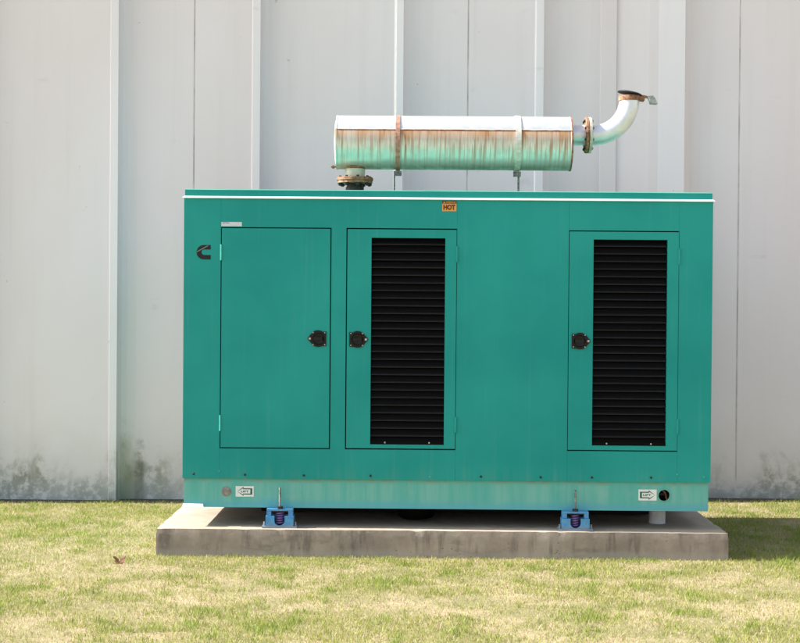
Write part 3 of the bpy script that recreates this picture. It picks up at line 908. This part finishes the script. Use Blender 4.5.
# inlet
ix = MX(355, 175); zb = mz - mr
bm = BM()
lathe(bm, (ix, MY, 0), 'z', [(zb+.035,.082),(zb+.014,.080),(zb+.004,.068),(zb-.052,.066),(zb-.054,.05)], 36)
obj('inlet_neck', bm, mat_muffler('stained inlet pipe', (.50,.50,.42), (.62,.62,.54), .3, .5, False), MUF, smooth=True)
bm = BM()
lathe(bm, (ix, MY, 0), 'z', [(zb+.019,.084),(zb+.012,.086),(zb+.004,.080),(zb+.002,.069)], 36)
lathe(bm, (ix, MY, 0), 'z', [(zb-.0545,.03),(zb-.0545,.117),(zb-.058,.121),(zb-.074,.121),(zb-.077,.117),(zb-.077,.03)], 44)
lathe(bm, (ix, MY, 0), 'z', [(zb-.0785,.03),(zb-.0785,.116),(zb-.092,.116),(zb-.093,.03)], 44)
for k in range(8):
    a = 2*PI*(k+.3)/8; q = (ix+.098*math.cos(a), MY+.098*math.sin(a), 0)
    cyl(bm, q, 'z', zb-.112, zb-.044, .009, 8, 1)
    cyl(bm, q, 'z', zb-.107, zb-.0935, .016, 6, 1)
obj('inlet_flange', bm, [M['rust'], M['bolt']], MUF, smooth=True)
bm = BM()
lathe(bm, (ix, MY, 0), 'z', [(zb-.0935,.052),(zb-.118,.054),(zb-.119,.060),(ZT+.062,.060)], 32)
obj('exhaust_pipe', bm, [M['bolt']], MUF, smooth=True)
bm = BM()                                                     # drain tab at the left end
box(bm, mx0-.036, mx0+.004, MY-.012, MY+.012, mz-.166, mz-.158); cyl(bm, (mx0-.024, MY, mz-.163), 'z', -.010, .012, .009, 8)
obj('drain_tab', bm, M['rust'], MUF)

# outlet: spigot, bolted flange pair, swept elbow, rain flap
pz = MZ(580, 135.8); pr = .0665
fx0, fx1 = MX(584.2, 136), MX(590.6, 136)
bm = BM()
lathe(bm, (0, MY, pz), 'x', [(mx1-.02, pr+.003), (mx1+.012, pr+.003), (mx1+.020, pr), (fx0+.002, pr)], 36)
obj('outlet_pipe', bm, M['galv'], MUF, smooth=True)
bm = BM()
fm = (fx0+fx1)/2
lathe(bm, (0, MY, pz), 'x', [(fx0,pr+.001),(fx0,.115),(fx0+.003,.119),(fm-.003,.119),(fm-.0015,.116),(fm-.0015,.05)], 44, 0)
lathe(bm, (0, MY, pz), 'x', [(fm+.0015,.05),(fm+.0015,.116),(fm+.003,.119),(fx1-.003,.119),(fx1,.115),(fx1,pr+.001)], 44, 2)
for k in range(8):
    a = 2*PI*(k+.5)/8; q = (0, MY+.097*math.cos(a), pz+.097*math.sin(a))
    cyl(bm, q, 'x', fx0-.010, fx1+.009, .006, 8, 1); cyl(bm, q, 'x', fx0-.007, fx0-.0005, .011, 6, 1); cyl(bm, q, 'x', fx1+.0005, fx1+.006, .011, 6, 0)
obj('outlet_flange', bm, [M['rust'], M['bolt'], simple('pale stained flange', (.50,.47,.40), .6, .3, var=.25, scale=40)], MUF, smooth=True)
bm = BM()
exx = MX(628.6, 100); ez1 = MZ(628.6, 98.5)
rb = exx - (fx1+.012)
pts = [(fx1+.0005, MY, pz)]
for i in range(0, 19):
    a = (PI/2)*i/18
    pts.append((fx1+.012 + rb*math.sin(a), MY, pz + rb*(1-math.cos(a))))
if ez1 > pts[-1][2] + .01: pts.append((exx, MY, ez1))
tube(bm, pts, pr, 36, closed_ends=False)
etop = pts[-1][2]
obj('elbow', bm, M['galv'], MUF, origin=(fx1, MY, pz), smooth=True)
bm = BM()
lathe(bm, (exx, MY, 0), 'z', [(etop-.022,pr+.001),(etop-.022,pr+.006),(etop+.006,pr+.007),(etop+.012,pr+.004),(etop+.012,pr-.004),(etop-.020,pr-.004),(etop-.020,0)], 36)
obj('rusty_rim', bm, M['rust'], MUF, smooth=True)
# rain flap: tilted disc hinged at the right, arm and counterweight
bm = BM()
tilt = math.radians(-11)
def fl(u, v, w):            # flap coordinates: u along x from the hinge towards the left, w up
    hx_, hz_ = exx + pr + .012, etop + .010
    return (hx_ + u*math.cos(tilt) + w*math.sin(-tilt), MY + v, hz_ + u*math.sin(tilt) + w*math.cos(tilt))
n = 40
T = []; Bt = []; Tc = []
cu = -(pr + .012) ; rd = pr + .016
for i in range(n):
    a = 2*PI*i/n
    T.append(bm.verts.new(fl(cu + rd*.93*math.cos(a), rd*.93*math.sin(a), .009))); Bt.append(bm.verts.new(fl(cu + rd*math.cos(a), rd*math.sin(a), .000)))
tc = bm.verts.new(fl(cu, 0, .016)); bc = bm.verts.new(fl(cu, 0, .002))
for i in range(n):
    j = (i+1) % n
    bm.faces.new((T[i], T[j], tc)); bm.faces.new((Bt[j], Bt[i], bc)); bm.faces.new((Bt[i], Bt[j], T[j], T[i]))
obj('rain_flap', bm, M['bolt'], MUF, smooth=True)
bm = BM()
def fbox(u0, u1, v0, v1, w0, w1, mi=0):
    vs = [bm.verts.new(fl(*p)) for p in ((u0,v0,w0),(u1,v0,w0),(u1,v1,w0),(u0,v1,w0),(u0,v0,w1),(u1,v0,w1),(u1,v1,w1),(u0,v1,w1))]
    for f in ((0,3,2,1),(4,5,6,7),(0,1,5,4),(1,2,6,5),(2,3,7,6),(3,0,4,7)): bm.faces.new([vs[i] for i in f]).material_index = mi
fbox(-.02, .052, -.016, .016, -.004, .008)
fbox(-.012, .022, -.035, .035, -.030, -.006)
extrude_poly(bm, [(MX(646.5, 97.5), MZ(646.5, 97.5)), (MX(651.5, 97), MZ(651.5, 97)), (MX(654, 100.5), MZ(654, 100.5)), (MX(656, 105), MZ(656, 105)), (MX(649.5, 104.6), MZ(649.5, 104.6))], MY-.034, MY+.034, 1)
obj('counterweight', bm, [M['rust'], simple('blue grey worn plate', (.33, .34, .35), .5, .2, var=.35, scale=50)], MUF, bevel=.002)

# ------------------------------------------------------------------ spring mounts under the base
def make_mount(cx, cy, label):
    root = empty('spring_mount', (cx, cy, PADTOP), label, 'spring mount', 'spring mounts under the generator base')
    z = PADTOP
    # lower housing: foot plate with a U-shaped cradle
    bm = BM()
    box(bm, cx-.105, cx+.105, cy-.05, cy+.05, z+.001, z+.012)
    P = [(-.084, .0125), (.084, .0125), (.084, .073), (.031, .073), (.031, .042)]
    for a in range(0, -181, -20): P.append((.031*math.cos(math.radians(a)), .042 + .026*math.sin(math.radians(a))))
    P += [(-.031, .073), (-.084, .073)]
    for y0, y1 in ((cy-.046, cy-.038), (cy+.038, cy+.046)):
        extrude_poly(bm, [(cx+u, z+w) for u, w in P], y0, y1)
    for s in (-1, 1): box(bm, cx+s*.0835-(.0 if s < 0 else .0075), cx+s*.0835+(.0075 if s < 0 else .0), cy-.0375, cy+.0375, z+.0125, z+.0725)
    obj('lower_housing', bm, M['blue'], root, bevel=.0012)
    # top cap: plate with short downturned cheeks, cut away over the spring
    bm = BM()
    box(bm, cx-.079, cx+.079, cy-.035, cy+.035, z+.103, ZS-.0005)
    for s in (-1, 1):
        a, b = (cx-.079, cx-.052) if s < 0 else (cx+.052, cx+.079)
        box(bm, a, b, cy-.035, cy+.035, z+.074, z+.1025)
    obj('upper_cap', bm, M['blue'], root, bevel=.0012)
    # coil spring
    bm = BM()
    turns = 5.5; n = 120
    pts = [(cx+.022*math.cos(2*PI*turns*i/n), cy+.022*math.sin(2*PI*turns*i/n), z+.018 + .080*i/n) for i in range(n+1)]
    tube(bm, pts, .0052, 8)
    obj('coil_spring', bm, M['spring'], root, smooth=True)
    bm = BM()                                                   # spring seat and levelling stud
    box(bm, cx-.047, cx+.047, cy-.030, cy+.030, z+.0965, z+.1025)
    obj('spring_seat', bm, M['bolt'], root)
    bm = BM()
    sy = cy - .018
    cyl(bm, (cx, sy, 0), 'z', ZS+.002, ZS+.128, .0065, 10)
    obj('levelling_stud', bm, M['bracket'], root, smooth=True)
    bm = BM()
    cyl(bm, (cx, sy, 0), 'z', ZS+.0005, ZS+.014, .018, 6)
    obj('nut', bm, M['bolt'], root)
    for s in (-1, 1):
        bm = BM(); cyl(bm, (cx+s*.095, cy-.02, 0), 'z', z+.0125, z+.022, .008, 6); cyl(bm, (cx+s*.095, cy-.02, 0), 'z', z+.022, z+.036, .0045, 8)
        obj('anchor_bolt', bm, M['steel'], root)
    return root
SMY = -.012
m1 = make_mount(FX(280, 518), SMY, 'blue spring mount on the pad below the left-pointing arrow sign')
m2 = m1.copy(); COL.objects.link(m2); m2.location = (FX(574.8, 520), SMY, PADTOP)
m2['label'] = 'blue spring mount on the pad nearer the white pipe stub'
for ch in list(m1.children):
    c = ch.copy(); COL.objects.link(c); c.parent = m2

# white pipe stub from the pad into the base
bm = BM()
px_, py_ = FX(657, 518, 159.6), .31
lathe(bm, (px_, py_, 0), 'z', [(PADTOP+.0005,.051),(ZS-.0005+.0,.051)], 32)
lathe(bm, (px_, py_, 0), 'z', [(PADTOP+.0005,.0),(PADTOP+.0005,.051)], 32)
lathe(bm, (px_, py_, 0), 'z', [(ZS-.028,.0515),(ZS-.027,.056),(ZS-.002,.056),(ZS-.001,.03)], 32)
o = obj('pipe_stub', bm, M['pvc'], smooth=True)
tag(o, 'short white plastic pipe standing on the pad under the base', 'pipe')

# dead leaf on the lawn
def leaf(x, y, s, label):
    bm = BM()
    for ang, ln, curl in ((1.95, 1.0, .5), (1.05, 1.05, -.4), (.15, .75, .7), (2.9, .55, -.5)):
        rows = []
        for i in range(8):
            t = i/7; w = .20*math.sin(PI*min(1, t*.92+.06))**.7*(1 + .3*math.sin(i*2.6))
            row = []
            for k in range(5):
                u = (k-2)/2
                a = ang + curl*t*.6
                row.append(bm.verts.new((x + s*(ln*t*math.cos(a) - u*w*math.sin(a)), y + s*(.35*u*w - .25*t*curl + .12*abs(u)*w), .020 + s*(ln*t*math.sin(a) + u*w*math.cos(a)*.8 + .05))))
            rows.append(row)
        for A, B in zip(rows[:-1], rows[1:]):
            for k in range(4): bm.faces.new((A[k], A[k+1], B[k+1], B[k]))
    tube(bm, [(x, y, .024), (x - s*.3, y-.01, .020), (x - s*.6, y-.012, .028)], .0014, 6)
    o = obj('dead_leaf', bm, M['leaf'], smooth=True)
    tag(o, label, 'leaf')
leaf(FX(117, 575, 175), -.50, .054, 'curled brown dead leaf lying on the lawn left of the concrete pad')

# ------------------------------------------------------------------ light, sky, camera
el, r_ = math.radians(39), .034
sy = r_*math.sin(el); sx = -math.sqrt(math.cos(el)**2 - sy*sy)
sv = Vector((sx, sy, math.sin(el)))
li = bpy.data.lights.new('sun', 'SUN'); li.energy = 5.0; li.angle = math.radians(.53); li.color = (1.0, .96, .90)
so = bpy.data.objects.new('sun', li); COL.objects.link(so); so.location = sv*30
so.rotation_euler = sv.to_track_quat('Z', 'Y').to_euler()

w = bpy.data.worlds.new('World'); sc.world = w; w.use_nodes = True
nt = w.node_tree; bg = nt.nodes['Background']
sky = nt.nodes.new('ShaderNodeTexSky'); sky.sky_type = 'NISHITA'; sky.sun_disc = False
sky.sun_elevation = el; sky.sun_rotation = math.atan2(sx, sy) % (2*PI)
sky.air_density = 1.0; sky.dust_density = 2.0; sky.ozone_density = 1.0
hs = nt.nodes.new('ShaderNodeHueSaturation'); hs.inputs['Saturation'].default_value = .55
nt.links.new(sky.outputs[0], hs.inputs['Color']); nt.links.new(hs.outputs[0], bg.inputs['Color']); bg.inputs['Strength'].default_value = .115

cam = bpy.data.cameras.new('camera'); co = bpy.data.objects.new('camera', cam); COL.objects.link(co)
cam.sensor_width = 36; cam.lens = 36*1531/800; cam.clip_end = 1000; cam.clip_start = .05
co.location = (0, -9.28, EYE)
pitch = math.atan(16.5/1531); yaw = math.atan(12/1531); roll = .0078
fwd = Vector((-math.sin(yaw)*math.cos(pitch), math.cos(yaw)*math.cos(pitch), -math.sin(pitch)))
q = fwd.to_track_quat('-Z', 'Y')
from mathutils import Quaternion
co.rotation_mode = 'QUATERNION'
co.rotation_quaternion = q @ Quaternion((0, 0, 1), roll)
sc.camera = co

sc.render.engine = 'CYCLES'
sc.view_settings.view_transform = 'Standard'; sc.view_settings.look = 'None'
sc.view_settings.gamma = 1; sc.view_settings.use_curve_mapping = False
sc.view_settings.exposure = 1.25
sc.render.resolution_x, sc.render.resolution_y = 1024, 823
